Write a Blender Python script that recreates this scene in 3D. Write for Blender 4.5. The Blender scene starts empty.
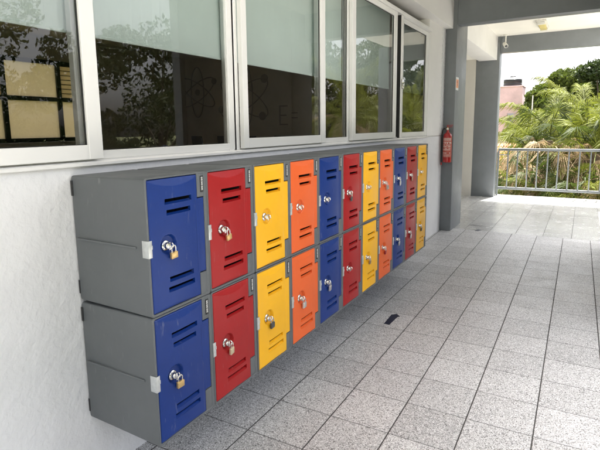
import bpy, bmesh, math, random
from mathutils import Vector, Matrix, noise
S = bpy.context.scene
COL = S.collection
PI = math.pi

# ------------------------------------------------------------------ camera
cd = bpy.data.cameras.new('camera'); cam = bpy.data.objects.new('camera', cd); COL.objects.link(cam)
YAW, PITCH, ROLL, FPX = .5234, .1538, -.0116, 490.85
F = Vector((-math.sin(YAW)*math.cos(PITCH), math.cos(YAW)*math.cos(PITCH), -math.sin(PITCH)))
R0 = Vector((math.cos(YAW), math.sin(YAW), 0)); U0 = R0.cross(F)
R = R0*math.cos(ROLL)+U0*math.sin(ROLL); U = U0*math.cos(ROLL)-R0*math.sin(ROLL)
M = Matrix((R, U, -F)).transposed().to_4x4(); M.translation = Vector((2.0263, 0, 1.4475))
cam.matrix_world = M
cd.sensor_width = 36; cd.sensor_fit = 'HORIZONTAL'; cd.lens = 36*FPX/600; cd.shift_y = -21.7/600
cd.clip_start = .02; cd.clip_end = 600
S.camera = cam
S.render.resolution_x = 1024; S.render.resolution_y = 768

# ------------------------------------------------------------------ light
SUN_EL, SUN_AZ = math.radians(70.3), math.radians(11.8)      # azimuth from +Y towards +X
w = bpy.data.worlds.new('World'); S.world = w; w.use_nodes = True
nt = w.node_tree; bg = nt.nodes['Background']
sky = nt.nodes.new('ShaderNodeTexSky'); sky.sky_type = 'NISHITA'; sky.sun_disc = False
sky.sun_elevation = SUN_EL; sky.sun_rotation = SUN_AZ; sky.air_density = .65; sky.dust_density = 6.0; sky.ozone_density = .2
hs = nt.nodes.new('ShaderNodeHueSaturation'); hs.inputs['Saturation'].default_value = .34      # thin white haze over the blue
nt.links.new(sky.outputs[0], hs.inputs['Color']); nt.links.new(hs.outputs[0], bg.inputs[0]); bg.inputs[1].default_value = .15
sl = bpy.data.lights.new('sun', 'SUN'); sl.energy = 4.6; sl.angle = math.radians(.5); sl.color = (1, .965, .91)
sun = bpy.data.objects.new('sun', sl); COL.objects.link(sun)
sd = Vector((math.sin(SUN_AZ)*math.cos(SUN_EL), math.cos(SUN_AZ)*math.cos(SUN_EL), math.sin(SUN_EL)))
sun.rotation_euler = sd.to_track_quat('Z', 'Y').to_euler(); sun.location = (5, 20, 30)
S.view_settings.view_transform = 'Standard'; S.view_settings.look = 'None'
S.view_settings.gamma = 1; S.view_settings.use_curve_mapping = False
S.view_settings.exposure = 2.22
S.cycles.max_bounces = 10; S.cycles.diffuse_bounces = 6; S.cycles.glossy_bounces = 5
S.cycles.transparent_max_bounces = 16; S.cycles.transmission_bounces = 6
S.cycles.use_denoising = True

# ------------------------------------------------------------------ materials
def mat(name, col, rough=.5, metal=0, spec=.5, bump=None, mottle=None, trans=0, coat=0, wear=0):
    """bump=(scale, distance, detail), mottle=(scale, amount) large soft variation of the thing's own colour"""
    m = bpy.data.materials.new(name); m.use_nodes = True; t = m.node_tree; b = t.nodes['Principled BSDF']
    c = (*col, 1)
    b.inputs['Base Color'].default_value = c; b.inputs['Roughness'].default_value = rough
    b.inputs['Metallic'].default_value = metal; b.inputs['Specular IOR Level'].default_value = spec
    b.inputs['Coat Weight'].default_value = coat
    tc = t.nodes.new('ShaderNodeTexCoord')
    if mottle:
        n = t.nodes.new('ShaderNodeTexNoise'); n.inputs['Scale'].default_value = mottle[0]; n.inputs['Detail'].default_value = 6
        n.inputs['Roughness'].default_value = .65
        t.links.new(tc.outputs['Object'], n.inputs['Vector'])
        r = t.nodes.new('ShaderNodeValToRGB'); a = mottle[1]
        r.color_ramp.elements[0].position = .3; r.color_ramp.elements[1].position = .7
        r.color_ramp.elements[0].color = (*[x*(1-a) for x in col], 1); r.color_ramp.elements[1].color = (*[min(1, x*(1+a)) for x in col], 1)
        t.links.new(n.outputs[0], r.inputs[0]); t.links.new(r.outputs[0], b.inputs['Base Color'])
    if wear:
        # pale scuffs and dust specks, plus uneven gloss
        oi = t.nodes.new('ShaderNodeObjectInfo'); sh = t.nodes.new('ShaderNodeVectorMath'); sh.operation = 'MULTIPLY_ADD'
        sh.inputs[1].default_value = (37, 53, 71); t.links.new(oi.outputs['Location'], sh.inputs[0]); t.links.new(tc.outputs['Object'], sh.inputs[2])
        mp = t.nodes.new('ShaderNodeMapping'); mp.inputs['Rotation'].default_value = (.6, 0, 0); mp.inputs['Scale'].default_value = (1, 1, .22); t.links.new(sh.outputs[0], mp.inputs[0])
        a1 = t.nodes.new('ShaderNodeTexNoise'); a1.inputs['Scale'].default_value = 75; a1.inputs['Detail'].default_value = 5; t.links.new(mp.outputs[0], a1.inputs[0])
        a2 = t.nodes.new('ShaderNodeTexNoise'); a2.inputs['Scale'].default_value = 7; a2.inputs['Detail'].default_value = 3; t.links.new(sh.outputs[0], a2.inputs[0])
        m1 = t.nodes.new('ShaderNodeMapRange'); m1.inputs[1].default_value = .62; m1.inputs[2].default_value = .74; m1.inputs[4].default_value = 1; t.links.new(a1.outputs[0], m1.inputs[0])
        m2 = t.nodes.new('ShaderNodeMapRange'); m2.inputs[1].default_value = .45; m2.inputs[2].default_value = .68; m2.inputs[4].default_value = wear; t.links.new(a2.outputs[0], m2.inputs[0])
        mu = t.nodes.new('ShaderNodeMath'); mu.operation = 'MULTIPLY'; t.links.new(m1.outputs[0], mu.inputs[0]); t.links.new(m2.outputs[0], mu.inputs[1])
        mx = t.nodes.new('ShaderNodeMix'); mx.data_type = 'RGBA'; t.links.new(mu.outputs[0], mx.inputs[0]); mx.inputs[7].default_value = (.5, .5, .48, 1)
        if b.inputs['Base Color'].links: t.links.new(b.inputs['Base Color'].links[0].from_socket, mx.inputs[6])
        else: mx.inputs[6].default_value = c
        t.links.new(mx.outputs[2], b.inputs['Base Color'])
        rr = t.nodes.new('ShaderNodeMapRange'); rr.inputs[3].default_value = rough-.08; rr.inputs[4].default_value = rough+.16; t.links.new(a2.outputs[0], rr.inputs[0]); t.links.new(rr.outputs[0], b.inputs['Roughness'])
    if bump:
        n = t.nodes.new('ShaderNodeTexNoise'); n.inputs['Scale'].default_value = bump[0]; n.inputs['Detail'].default_value = bump[2] if len(bump) > 2 else 3
        t.links.new(tc.outputs['Object'], n.inputs['Vector'])
        bp = t.nodes.new('ShaderNodeBump'); bp.inputs['Distance'].default_value = bump[1]; bp.inputs['Strength'].default_value = 1
        t.links.new(n.outputs[0], bp.inputs['Height']); t.links.new(bp.outputs[0], b.inputs['Normal'])
    if trans:
        tr = t.nodes.new('ShaderNodeBsdfTranslucent'); mx = t.nodes.new('ShaderNodeMixShader'); mx.inputs[0].default_value = trans
        src = b.inputs['Base Color'].links
        if src: t.links.new(src[0].from_socket, tr.inputs[0])
        else: tr.inputs[0].default_value = c
        t.links.new(b.outputs[0], mx.inputs[1]); t.links.new(tr.outputs[0], mx.inputs[2])
        t.links.new(mx.outputs[0], t.nodes['Material Output'].inputs[0])
    return m

def stucco_mat(name, col, dist=.0038, sc=1.0):
    m = bpy.data.materials.new(name); m.use_nodes = True; t = m.node_tree; b = t.nodes['Principled BSDF']
    b.inputs['Roughness'].default_value = .75; b.inputs['Specular IOR Level'].default_value = .25
    tc = t.nodes.new('ShaderNodeTexCoord'); mp = t.nodes.new('ShaderNodeMapping')
    mp.inputs['Rotation'].default_value = (.5, 0, 0); mp.inputs['Scale'].default_value = (sc, sc*1.1, sc*.95)
    t.links.new(tc.outputs['Object'], mp.inputs[0])
    n1 = t.nodes.new('ShaderNodeTexNoise'); n1.inputs['Scale'].default_value = 44; n1.inputs['Detail'].default_value = 2.5; n1.inputs['Distortion'].default_value = .15; n1.inputs['Roughness'].default_value = .55
    n2 = t.nodes.new('ShaderNodeTexNoise'); n2.inputs['Scale'].default_value = 20; n2.inputs['Detail'].default_value = 2; n2.inputs['Distortion'].default_value = .3
    n3 = t.nodes.new('ShaderNodeTexNoise'); n3.inputs['Scale'].default_value = 1.7; n3.inputs['Detail'].default_value = 5
    for n in (n1, n2, n3): t.links.new(mp.outputs[0], n.inputs[0])
    r = t.nodes.new('ShaderNodeMapRange'); r.inputs[1].default_value = .25; r.inputs[2].default_value = .75; r.interpolation_type = 'SMOOTHSTEP'
    t.links.new(n1.outputs[0], r.inputs[0])
    a = t.nodes.new('ShaderNodeMath'); a.operation = 'MULTIPLY_ADD'; a.inputs[1].default_value = .4
    t.links.new(r.outputs[0], a.inputs[0]); t.links.new(n2.outputs[0], a.inputs[2])
    bp = t.nodes.new('ShaderNodeBump'); bp.inputs['Distance'].default_value = dist; bp.inputs['Strength'].default_value = .8
    t.links.new(a.outputs[0], bp.inputs['Height']); t.links.new(bp.outputs[0], b.inputs['Normal'])
    cr = t.nodes.new('ShaderNodeValToRGB'); cr.color_ramp.elements[0].position = .3; cr.color_ramp.elements[1].position = .6
    cr.color_ramp.elements[0].color = (*[x*.9 for x in col], 1); cr.color_ramp.elements[1].color = (*col, 1)
    t.links.new(n3.outputs[0], cr.inputs[0]); t.links.new(cr.outputs[0], b.inputs['Base Color'])
    return m

def tile_mat(name, ox, oy, tx, ty, rot, base, rough, gw, chip):
    m = bpy.data.materials.new(name); m.use_nodes = True; t = m.node_tree; b = t.nodes['Principled BSDF']; L = t.links.new
    tc = t.nodes.new('ShaderNodeTexCoord')
    def math_(op, a, b_=None, c=None):
        n = t.nodes.new('ShaderNodeMath'); n.operation = op
        for i, v in enumerate((a, b_, c)):
            if v is None: continue
            if isinstance(v, (int, float)): n.inputs[i].default_value = v
            else: L(v, n.inputs[i])
        return n.outputs[0]
    mp = t.nodes.new('ShaderNodeMapping'); mp.vector_type = 'TEXTURE'
    mp.inputs['Location'].default_value = (ox, oy, 0); mp.inputs['Rotation'].default_value = (0, 0, rot)
    mp.inputs['Scale'].default_value = (tx, ty, 1); L(tc.outputs['Object'], mp.inputs[0])
    sp = t.nodes.new('ShaderNodeSeparateXYZ'); L(mp.outputs[0], sp.inputs[0])
    dist = []
    for k, s in ((0, tx), (1, ty)):
        fr = math_('FRACT', math_('ADD', sp.outputs[k], 100))
        d = math_('MULTIPLY', math_('MINIMUM', fr, math_('SUBTRACT', 1, fr)), s)
        wob = t.nodes.new('ShaderNodeTexNoise'); wob.inputs['Scale'].default_value = 60; L(tc.outputs['Object'], wob.inputs[0])
        d = math_('ADD', d, math_('MULTIPLY', math_('SUBTRACT', wob.outputs[0], .5), .0016))
        ms = t.nodes.new('ShaderNodeMapRange'); L(d, ms.inputs[0]); ms.inputs[1].default_value = gw[k]; ms.inputs[2].default_value = gw[k]+.0012
        ms.inputs[3].default_value = 1; ms.inputs[4].default_value = 0; dist.append(ms.outputs[0])
    fl = t.nodes.new('ShaderNodeVectorMath'); fl.operation = 'FLOOR'; L(mp.outputs[0], fl.inputs[0])
    wn = t.nodes.new('ShaderNodeTexWhiteNoise'); wn.noise_dimensions = '2D'; L(fl.outputs[0], wn.inputs[0])
    # chips
    def chips(sc, th, col, prev, seed):
        v = t.nodes.new('ShaderNodeTexVoronoi'); v.inputs['Scale'].default_value = sc; v.voronoi_dimensions = '2D'
        off = t.nodes.new('ShaderNodeVectorMath'); off.operation = 'ADD'; off.inputs[1].default_value = (seed, seed*.7, 0)
        L(tc.outputs['Object'], off.inputs[0]); L(off.outputs[0], v.inputs['Vector'])
        sc_ = t.nodes.new('ShaderNodeSeparateColor'); L(v.outputs['Color'], sc_.inputs[0])
        on = math_('LESS_THAN', sc_.outputs[0], th)
        near = math_('LESS_THAN', v.outputs['Distance'], math_('MULTIPLY_ADD', sc_.outputs[1], .32, .2))
        mx = t.nodes.new('ShaderNodeMix'); mx.data_type = 'RGBA'; L(math_('MULTIPLY', on, near), mx.inputs[0]); L(prev, mx.inputs[6]); mx.inputs[7].default_value = (*col, 1)
        return mx.outputs[2]
    # tile tone
    tone = t.nodes.new('ShaderNodeMapRange'); L(wn.outputs[0], tone.inputs[0]); tone.inputs[3].default_value = .82; tone.inputs[4].default_value = 1.1
    bn = t.nodes.new('ShaderNodeTexNoise'); bn.inputs['Scale'].default_value = 1.1; bn.inputs['Detail'].default_value = 5; L(tc.outputs['Object'], bn.inputs[0])
    tn2 = math_('MULTIPLY', tone.outputs[0], math_('MULTIPLY_ADD', bn.outputs[0], .44, .77))
    vm = t.nodes.new('ShaderNodeVectorMath'); vm.operation = 'SCALE'; vm.inputs[0].default_value = base; L(tn2, vm.inputs['Scale'])
    c = vm.outputs[0]
    c = chips(210, .5, tuple(x*.66 for x in base), c, 3.1)
    c = chips(150, .30*chip, (.09, .088, .088), c, 7.7)
    c = chips(250, .34*chip, (.09, .09, .09), c, 1.7)
    c = chips(180, .28, tuple(min(.8, x*1.5) for x in base), c, 12.3)
    g = math_('MAXIMUM', dist[0], math_('MULTIPLY', dist[1], .85))
    mx = t.nodes.new('ShaderNodeMix'); mx.data_type = 'RGBA'; L(g, mx.inputs[0]); L(c, mx.inputs[6]); mx.inputs[7].default_value = (.045, .043, .042, 1)
    L(mx.outputs[2], b.inputs['Base Color'])
    rn = t.nodes.new('ShaderNodeTexNoise'); rn.inputs['Scale'].default_value = 6; rn.inputs['Detail'].default_value = 6; L(tc.outputs['Object'], rn.inputs[0])
    L(math_('ADD', math_('MULTIPLY_ADD', rn.outputs[0], .25, rough-.12), math_('MULTIPLY', g, .4)), b.inputs['Roughness'])
    b.inputs['Specular IOR Level'].default_value = .5
    bp = t.nodes.new('ShaderNodeBump'); bp.inputs['Distance'].default_value = .0015; bp.invert = True; L(g, bp.inputs['Height']); L(bp.outputs[0], b.inputs['Normal'])
    return m

def glass_mat():
    m = bpy.data.materials.new('window_glass'); m.use_nodes = True; t = m.node_tree; t.nodes.remove(t.nodes['Principled BSDF'])
    gl = t.nodes.new('ShaderNodeBsdfGlossy'); gl.inputs['Roughness'].default_value = 0; gl.inputs[0].default_value = (1, 1, 1, 1)
    tr = t.nodes.new('ShaderNodeBsdfTransparent'); tr.inputs[0].default_value = (.93, .94, .92, 1)
    fr = t.nodes.new('ShaderNodeFresnel'); fr.inputs[0].default_value = 1.62
    n = t.nodes.new('ShaderNodeTexNoise'); n.inputs['Scale'].default_value = 2.2; bp = t.nodes.new('ShaderNodeBump'); bp.inputs['Distance'].default_value = .00022
    tc = t.nodes.new('ShaderNodeTexCoord'); t.links.new(tc.outputs['Object'], n.inputs[0]); t.links.new(n.outputs[0], bp.inputs['Height']); t.links.new(bp.outputs[0], gl.inputs['Normal'])
    mx = t.nodes.new('ShaderNodeMixShader'); t.links.new(fr.outputs[0], mx.inputs[0]); t.links.new(tr.outputs[0], mx.inputs[1]); t.links.new(gl.outputs[0], mx.inputs[2])
    t.links.new(mx.outputs[0], t.nodes['Material Output'].inputs[0]); return m

MT = dict(
    stucco=stucco_mat('white_stucco', (.80, .80, .805)),
    paint=mat('smooth_white_paint', (.78, .77, .75), .6, bump=(5, .004), mottle=(1.5, .05)),
    cream=mat('cream_wall_paint', (.62, .60, .55), .7, bump=(30, .002), mottle=(1.2, .06)),
    ceil=mat('ceiling_paint', (.78, .76, .70), .8, bump=(12, .003), mottle=(1, .05)),
    grey=mat('grey_enamel_paint', (.185, .200, .212), .42, wear=.15, bump=(9, .003, 5), mottle=(2.5, .10)),
    alu=mat('white_window_aluminium', (.80, .795, .78), .35, mottle=(3, .012)),
    seal=mat('black_rubber_seal', (.02, .02, .02), .6),
    glass=glass_mat(),
    blind=mat('mint_roller_blind', (.80, .89, .86), .85, trans=.06, mottle=(2, .04)),
    dark=mat('dark_interior_paint', (.50, .455, .39), .85, mottle=(1.2, .12)),
    mural=mat('mural_paint', (.27, .24, .205), .7),
    rfloor=mat('classroom_floor', (.22, .19, .15), .5, mottle=(3, .2)),
    lbody=mat('locker_grey_plastic', (.116, .126, .133), .42, wear=.22, bump=(220, .0003, 2), mottle=(5, .07)),
    blue=mat('blue_plastic', (.004, .031, .19), .34, spec=.32, wear=.25, bump=(160, .00025, 2), mottle=(6, .07)),
    red=mat('red_plastic', (.35, .009, .011), .34, spec=.32, wear=.25, bump=(160, .00025, 2), mottle=(6, .05)),
    yellow=mat('yellow_plastic', (.88, .45, .010), .36, spec=.35, wear=.3, bump=(160, .00025, 2), mottle=(6, .04)),
    orange=mat('orange_plastic', (.76, .125, .026), .36, spec=.35, wear=.25, bump=(160, .00025, 2), mottle=(6, .04)),
    black=mat('black_plastic', (.014, .014, .015), .45),
    white=mat('white_print', (.7, .7, .68), .6),
    chrome=mat('chromed_steel', (.72, .71, .69), .2, 1, mottle=(60, .2)),
    galv=mat('galvanised_steel', (.62, .64, .64), .38, .6, mottle=(40, .12)),
    brass=mat('brushed_brass', (.72, .50, .22), .38, .75, mottle=(80, .12)),
    pale=mat('pale_brass', (.72, .62, .42), .4, .5, mottle=(80, .12)),
    steel=mat('padlock_steel', (.66, .66, .65), .3, .85, mottle=(80, .12)),
    gun=mat('gunmetal', (.10, .105, .11), .4, .6, mottle=(80, .15)),
    bronze=mat('bronze', (.42, .31, .22), .4, .8, mottle=(80, .15)),
    crim=mat('dark_red_enamel', (.30, .03, .035), .35, .3),
    exred=mat('extinguisher_red', (.42, .012, .012), .28, coat=.4, mottle=(12, .06)),
    exlab=mat('extinguisher_label', (.50, .11, .08), .5, mottle=(40, .2)),
    print=mat('label_print', (.72, .60, .54), .6),
    tape=mat('navy_tape', (.010, .014, .035), .45, mottle=(30, .2)),
    strip=mat('steel_joint_strip', (.17, .17, .17), .4, .5),
    rail=mat('silver_railing_paint', (.25, .265, .27), .42, .2, mottle=(9, .1)),
    lens=mat('camera_lens', (.01, .01, .012), .1),
    offw=mat('off_white_plastic', (.70, .69, .64), .45),
    diff=mat('yellowed_diffuser', (.62, .53, .22), .4, mottle=(10, .15)),
    sign=mat('orange_sign_print', (.78, .33, .16), .5, mottle=(50, .15)),
    pink=mat('pink_render', (.70, .50, .50), .8, mottle=(1.3, .16), bump=(12, .01)),
    roof=mat('orange_roof_tile', (.62, .24, .15), .8, mottle=(2.5, .15)),
    tank=mat('black_polyethylene', (.02, .021, .022), .45),
    bark=mat('bark', (.10, .078, .055), .9, bump=(30, .02), mottle=(8, .3)),
    pbark=mat('palm_bark', (.16, .12, .08), .9, bump=(25, .03), mottle=(8, .3)),
    leafd=mat('dark_green_leaves', (.028, .046, .010), .6, spec=.3, trans=.25, mottle=(2.2, .45)),
    leafm=mat('green_leaves', (.066, .090, .014), .6, spec=.3, trans=.3, mottle=(2.2, .4)),
    leafy=mat('yellow_green_fronds', (.135, .155, .018), .6, spec=.25, trans=.40, mottle=(2, .4)),
    leafp=mat('green_fan_fronds', (.042, .060, .010), .6, spec=.25, trans=.38, mottle=(2, .4)),
    dead=mat('dry_brown_fronds', (.40, .30, .175), .8, trans=.25, mottle=(3, .35)),
    grass=mat('lawn', (.10, .11, .035), .9, mottle=(.8, .4), bump=(8, .05)),
    yard=mat('bounce_paving_concrete', (.43, .415, .385), .85, mottle=(.7, .12), bump=(10, .004)),  # pale warm concrete, chosen for the light it throws back
    bluec=mat('blue_chair_plastic', (.02, .09, .42), .4),
    chair=mat('dark_chair_plastic', (.03, .022, .018), .5),
    concrete=mat('concrete', (.36, .35, .33), .85, mottle=(2, .15), bump=(20, .005)),
)
fx = dict(
    near=tile_mat('terrazzo_tiles', .7025, 2.0573, .302, .298, .008, (.53, .532, .54), .42, (.0024, .0016), .9),
    far=tile_mat('polished_terrazzo_tiles', .972, 7.02, .331, .331, 0, (.49, .495, .485), .24, (.0022, .0010), .8))

# ------------------------------------------------------------------ helpers
# The classroom wall and the lockers on it were placed too far off, so they are scaled about the camera
# position; WALL[0] = True while such things are built, so that meshes and places take that scaling.
CAM_SCALE, CAM_OFS, WALL = .832, Vector((.3404, 0, .2432)), [False]
def about_cam(p): return Vector(p)*CAM_SCALE+CAM_OFS
def fin(name, bm, m, parent=None, smooth=None, loc=None):
    me = bpy.data.meshes.new(name); bmesh.ops.recalc_face_normals(bm, faces=bm.faces) if smooth != 'leaf' else None
    if WALL[0]:
        bmesh.ops.scale(bm, vec=(CAM_SCALE,)*3, verts=bm.verts)
        r_ = parent
        while r_ and r_.parent: r_ = r_.parent
        if r_ is None or r_.name == 'school_building': bmesh.ops.translate(bm, vec=CAM_OFS, verts=bm.verts)
    bm.to_mesh(me); bm.free()
    for x in (m if isinstance(m, (list, tuple)) else [m]): me.materials.append(MT[x] if isinstance(x, str) else x)
    if smooth and smooth != 'leaf':
        me.polygons.foreach_set('use_smooth', [True]*len(me.polygons)); me.set_sharp_from_angle(angle=math.radians(smooth if smooth is not True else 40))
    o = bpy.data.objects.new(name, me); COL.objects.link(o)
    if parent: o.parent = parent
    if loc: o.location = loc
    return o
def NB(): return bmesh.new()
def box(bm, a, b, bev=0, seg=2, rot=None, mi=0):
    c = [(a[i]+b[i])/2 for i in range(3)]; s = [abs(b[i]-a[i]) for i in range(3)]
    r = bmesh.ops.create_cube(bm, size=1); vs = r['verts']
    bmesh.ops.scale(bm, vec=s, verts=vs)
    fs = list({f for v in vs for f in v.link_faces})
    for f in fs: f.material_index = mi
    if bev:
        es = list({e for v in vs for e in v.link_edges})
        rr = bmesh.ops.bevel(bm, geom=es, offset=bev, segments=seg, profile=.5, affect='EDGES')
        vs = list({v for f in rr['faces'] for v in f.verts} | {v for v in vs if v.is_valid})
    if rot: bmesh.ops.rotate(bm, cent=(0, 0, 0), matrix=rot, verts=vs)
    bmesh.ops.translate(bm, vec=c, verts=vs); return vs
def tube(bm, pts, r, n=8, cap=True, mi=0):
    pts = [Vector(p) for p in pts]; rings = []; up = None
    for i, p in enumerate(pts):
        d = (pts[min(i+1, len(pts)-1)]-pts[max(i-1, 0)]).normalized()
        if up is None: up = d.orthogonal().normalized()
        up = (up-d*up.dot(d)).normalized(); s = d.cross(up); rr = r[i] if isinstance(r, (list, tuple)) else r
        rings.append([bm.verts.new(p+(up*math.cos(2*PI*k/n)+s*math.sin(2*PI*k/n))*rr) for k in range(n)])
    for a, b in zip(rings, rings[1:]):
        for k in range(n):
            f = bm.faces.new((a[k], a[(k+1) % n], b[(k+1) % n], b[k])); f.material_index = mi
    if cap: bm.faces.new(rings[0][::-1]); bm.faces.new(rings[-1])
def lathe(bm, prof, n=24, mat4=None):
    rings = []
    for r, z in prof: rings.append([bm.verts.new((max(r, .0004)*math.cos(2*PI*k/n), max(r, .0004)*math.sin(2*PI*k/n), z)) for k in range(n)])
    for a, b in zip(rings, rings[1:]):
        for k in range(n): bm.faces.new((a[k], a[(k+1) % n], b[(k+1) % n], b[k]))
    bm.faces.new(rings[0][::-1]); bm.faces.new(rings[-1])
    if mat4: bmesh.ops.transform(bm, matrix=mat4, verts=[v for r in rings for v in r])
def prism(bm, poly, h, z0=0):
    a = [bm.verts.new((x, y, z0)) for x, y in poly]; b = [bm.verts.new((x, y, z0+h)) for x, y in poly]; n = len(poly)
    bm.faces.new(a[::-1]); bm.faces.new(b)
    for k in range(n): bm.faces.new((a[k], a[(k+1) % n], b[(k+1) % n], b[k]))
def B(name, a, b, m, parent=None, bev=0, seg=2):
    bm = NB(); box(bm, a, b, bev, seg); return fin(name, bm, m, parent, smooth=35 if bev else None)
def thing(name, label, cat, loc=(0, 0, 0), group=None, rz=0):
    o = bpy.data.objects.new(name, None); COL.objects.link(o); o.location = about_cam(loc) if WALL[0] else loc; o.rotation_euler = (0, 0, rz); o.empty_display_size = .1
    return tag(o, label, cat, group)
def tag(o, label, cat, group=None):
    o['label'] = label; o['category'] = cat
    if group: o['group'] = group
    return o
def struct(o): o['kind'] = 'structure'; return o
def copy_tree(o, parent=None):
    c = o.copy(); COL.objects.link(c)
    if parent: c.parent = parent
    for ch in list(KIDS.get(o.name, [])): copy_tree(ch, c)
    return c
KIDS = {}
def reg(o):
    for ch in COL.objects:
        if ch.parent: KIDS.setdefault(ch.parent.name, []) ; KIDS[ch.parent.name].append(ch) if ch not in KIDS[ch.parent.name] else None

# ------------------------------------------------------------------ ground and floor
GZ = -3.2
bm = NB(); r = bmesh.ops.create_grid(bm, x_segments=60, y_segments=60, size=250)
for v in bm.verts: v.co.z = GZ + (noise.noise(v.co*.02)*.8-.3 if v.co.length > 60 else 0)
struct(fin('ground', bm, 'grass'))
bm = NB(); box(bm, (2.75, -30, GZ-.9), (15.0, 45, GZ+.06)); struct(fin('bounce_paving', bm, 'yard'))  # unseen paving added to bounce warm light into the corridor
bm = NB(); box(bm, (0, -4, -.25), (2.62, 7.02, 0)); struct(fin('floor', bm, fx['near']))
bm = NB(); box(bm, (-.95, 7.0205, -.25), (2.62, 10.95, -.0015)); struct(fin('polished_floor', bm, fx['far']))

# ------------------------------------------------------------------ the school building
WT = 1.2985         # top of stuccoed parapet below the windows
bld = thing('school_building', 'white stuccoed school building with grey pillars, beams and a row of classroom windows', 'building', (0, 3, 0))
bld.location = (0, 0, 0)
def bb(name, a, b, m, bev=0): return B(name, a, b, m, bld, bev)
def stucco_wall():
    # real relief on the lower wall: a fine grid pushed in and out along x
    bm = NB(); y0, y1, z0, z1 = .3, 8.205, -.30, WT-.018
    ny, nz = int((y1-y0)/.0085), int((z1-z0)/.0085); g = []
    for j in range(nz+1):
        row = []
        for i in range(ny+1):
            y = y0+(y1-y0)*i/ny; z = z0+(z1-z0)*j/nz
            q = Vector((y+z*.15, z, 0))
            d = noise.noise(q*9)*.35+noise.noise(q*26+Vector((3, 1, 2)))*.45+max(0, noise.noise(q*40))*.5
            row.append(bm.verts.new((-.0005+.0022*d, y, z)))
        g.append(row)
    for j in range(nz):
        for i in range(ny): bm.faces.new((g[j][i], g[j][i+1], g[j+1][i+1], g[j+1][i]))
    # returns
    o = fin('parapet_wall_face', bm, 'stucco', bld, smooth=80); return o
WALL[0] = True
stucco_wall()
bb('parapet_wall', (-.2, -3, -.55), (-.012, 8.75, WT-.004), 'paint')
bb('window_end_wall', (-.2, 7.275, WT-.003), (.0, 8.70, 3.08), 'paint')
bm = NB()
n = 80
for k in range(n):                                   # rough plaster arris against the pillar
    z = WT+(2.95-WT)*k/n; random.seed(k)
    box(bm, (.0005, 8.02+random.uniform(0, .05), z), (.006+random.uniform(0, .003), 8.205, z+(2.95-WT)/n-.0005))
fin('plaster_edge', bm, 'stucco', bld)
WALL[0] = False
bb('recess_wall', (-.95, 7.22, -.25), (.14, 7.40, 3.14), 'cream')
bb('recess_wall', (-1.1, 7.22, -.25), (-.951, 10.8, 3.14), 'cream')
bb('end_wall', (-.95, 10.50, -.25), (.052, 10.72, 3.14), 'cream')
bb('recess_ceiling', (-.95, 7.401, 2.74), (.098, 10.499, 2.84), 'ceil')
bb('window_beam', (.172, -3, 2.70), (.44, 6.82, 3.16), 'paint', .006)
bb('corridor_beam', (.10, 7.46, 2.70), (.44, 10.52, 3.14), 'paint', .006)
for nm, ly, b in (('pillar', 6.823, (.288, .492, 7.46)), ):
    bb('pillar', (b[0], ly, -.002), (b[1], b[2], 3.16), 'grey', .008)
bb('pillar', (.054, 10.52, -.004), (.488, 10.80, 3.16), 'grey', .008)
for py0, py1 in ((1.0, 1.62), (6.43, 7.035), (10.52, 10.80)):
    bb('pillar', (2.50, py0, -.26), (2.72, py1, 3.135), 'grey', .008)
bb('side_wall', (2.51, 4.15, -.25), (2.62, 6.425, 3.135), 'grey')
bb('cross_beam', (.493, 6.826, 2.748), (2.499, 7.03, 3.145), 'grey', .006)
bb('cross_beam', (.489, 10.54, 2.835), (2.499, 10.72, 3.145), 'grey', .006)
bb('ceiling', (-1.1, -3, 3.14), (2.53, 11.0, 3.42), 'ceil')
WALL[0] = True
bb('room_ceiling', (-7.2, -3.2, 3.2), (-.2, 10.0, 3.40), 'ceil')
WALL[0] = False
bb('slab_edge', (0, 10.952, -.30), (2.66, 11.0, -.004), 'concrete')
bb('slab_edge', (2.622, -4, -.30), (2.66, 10.951, -.004), 'concrete')
bb('wall', (-1.1, -4, GZ-.3), (2.62, 10.95, -.301), 'cream')
# classroom
WALL[0] = True
bb('classroom_floor', (-7.2, -3.2, -.1), (-.2, 10.0, 0), 'rfloor')
bb('classroom_end_wall', (-7.2, 9.8, 0), (-.2, 10.0, 3.2), 'dark')
bb('classroom_end_wall', (-7.2, -3.2, 0), (-.2, -3.0, 3.2), 'dark')
bb('classroom_back_wall', (-7.2, -3.0, 0), (-7.0, 9.8, 1.22), 'dark')
bb('classroom_back_wall', (-7.2, -3.0, 2.78), (-7.0, 9.8, 3.2), 'dark')
bb('classroom_back_wall', (-7.2, 6.94, 1.22), (-7.0, 9.8, 2.78), 'dark')
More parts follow.
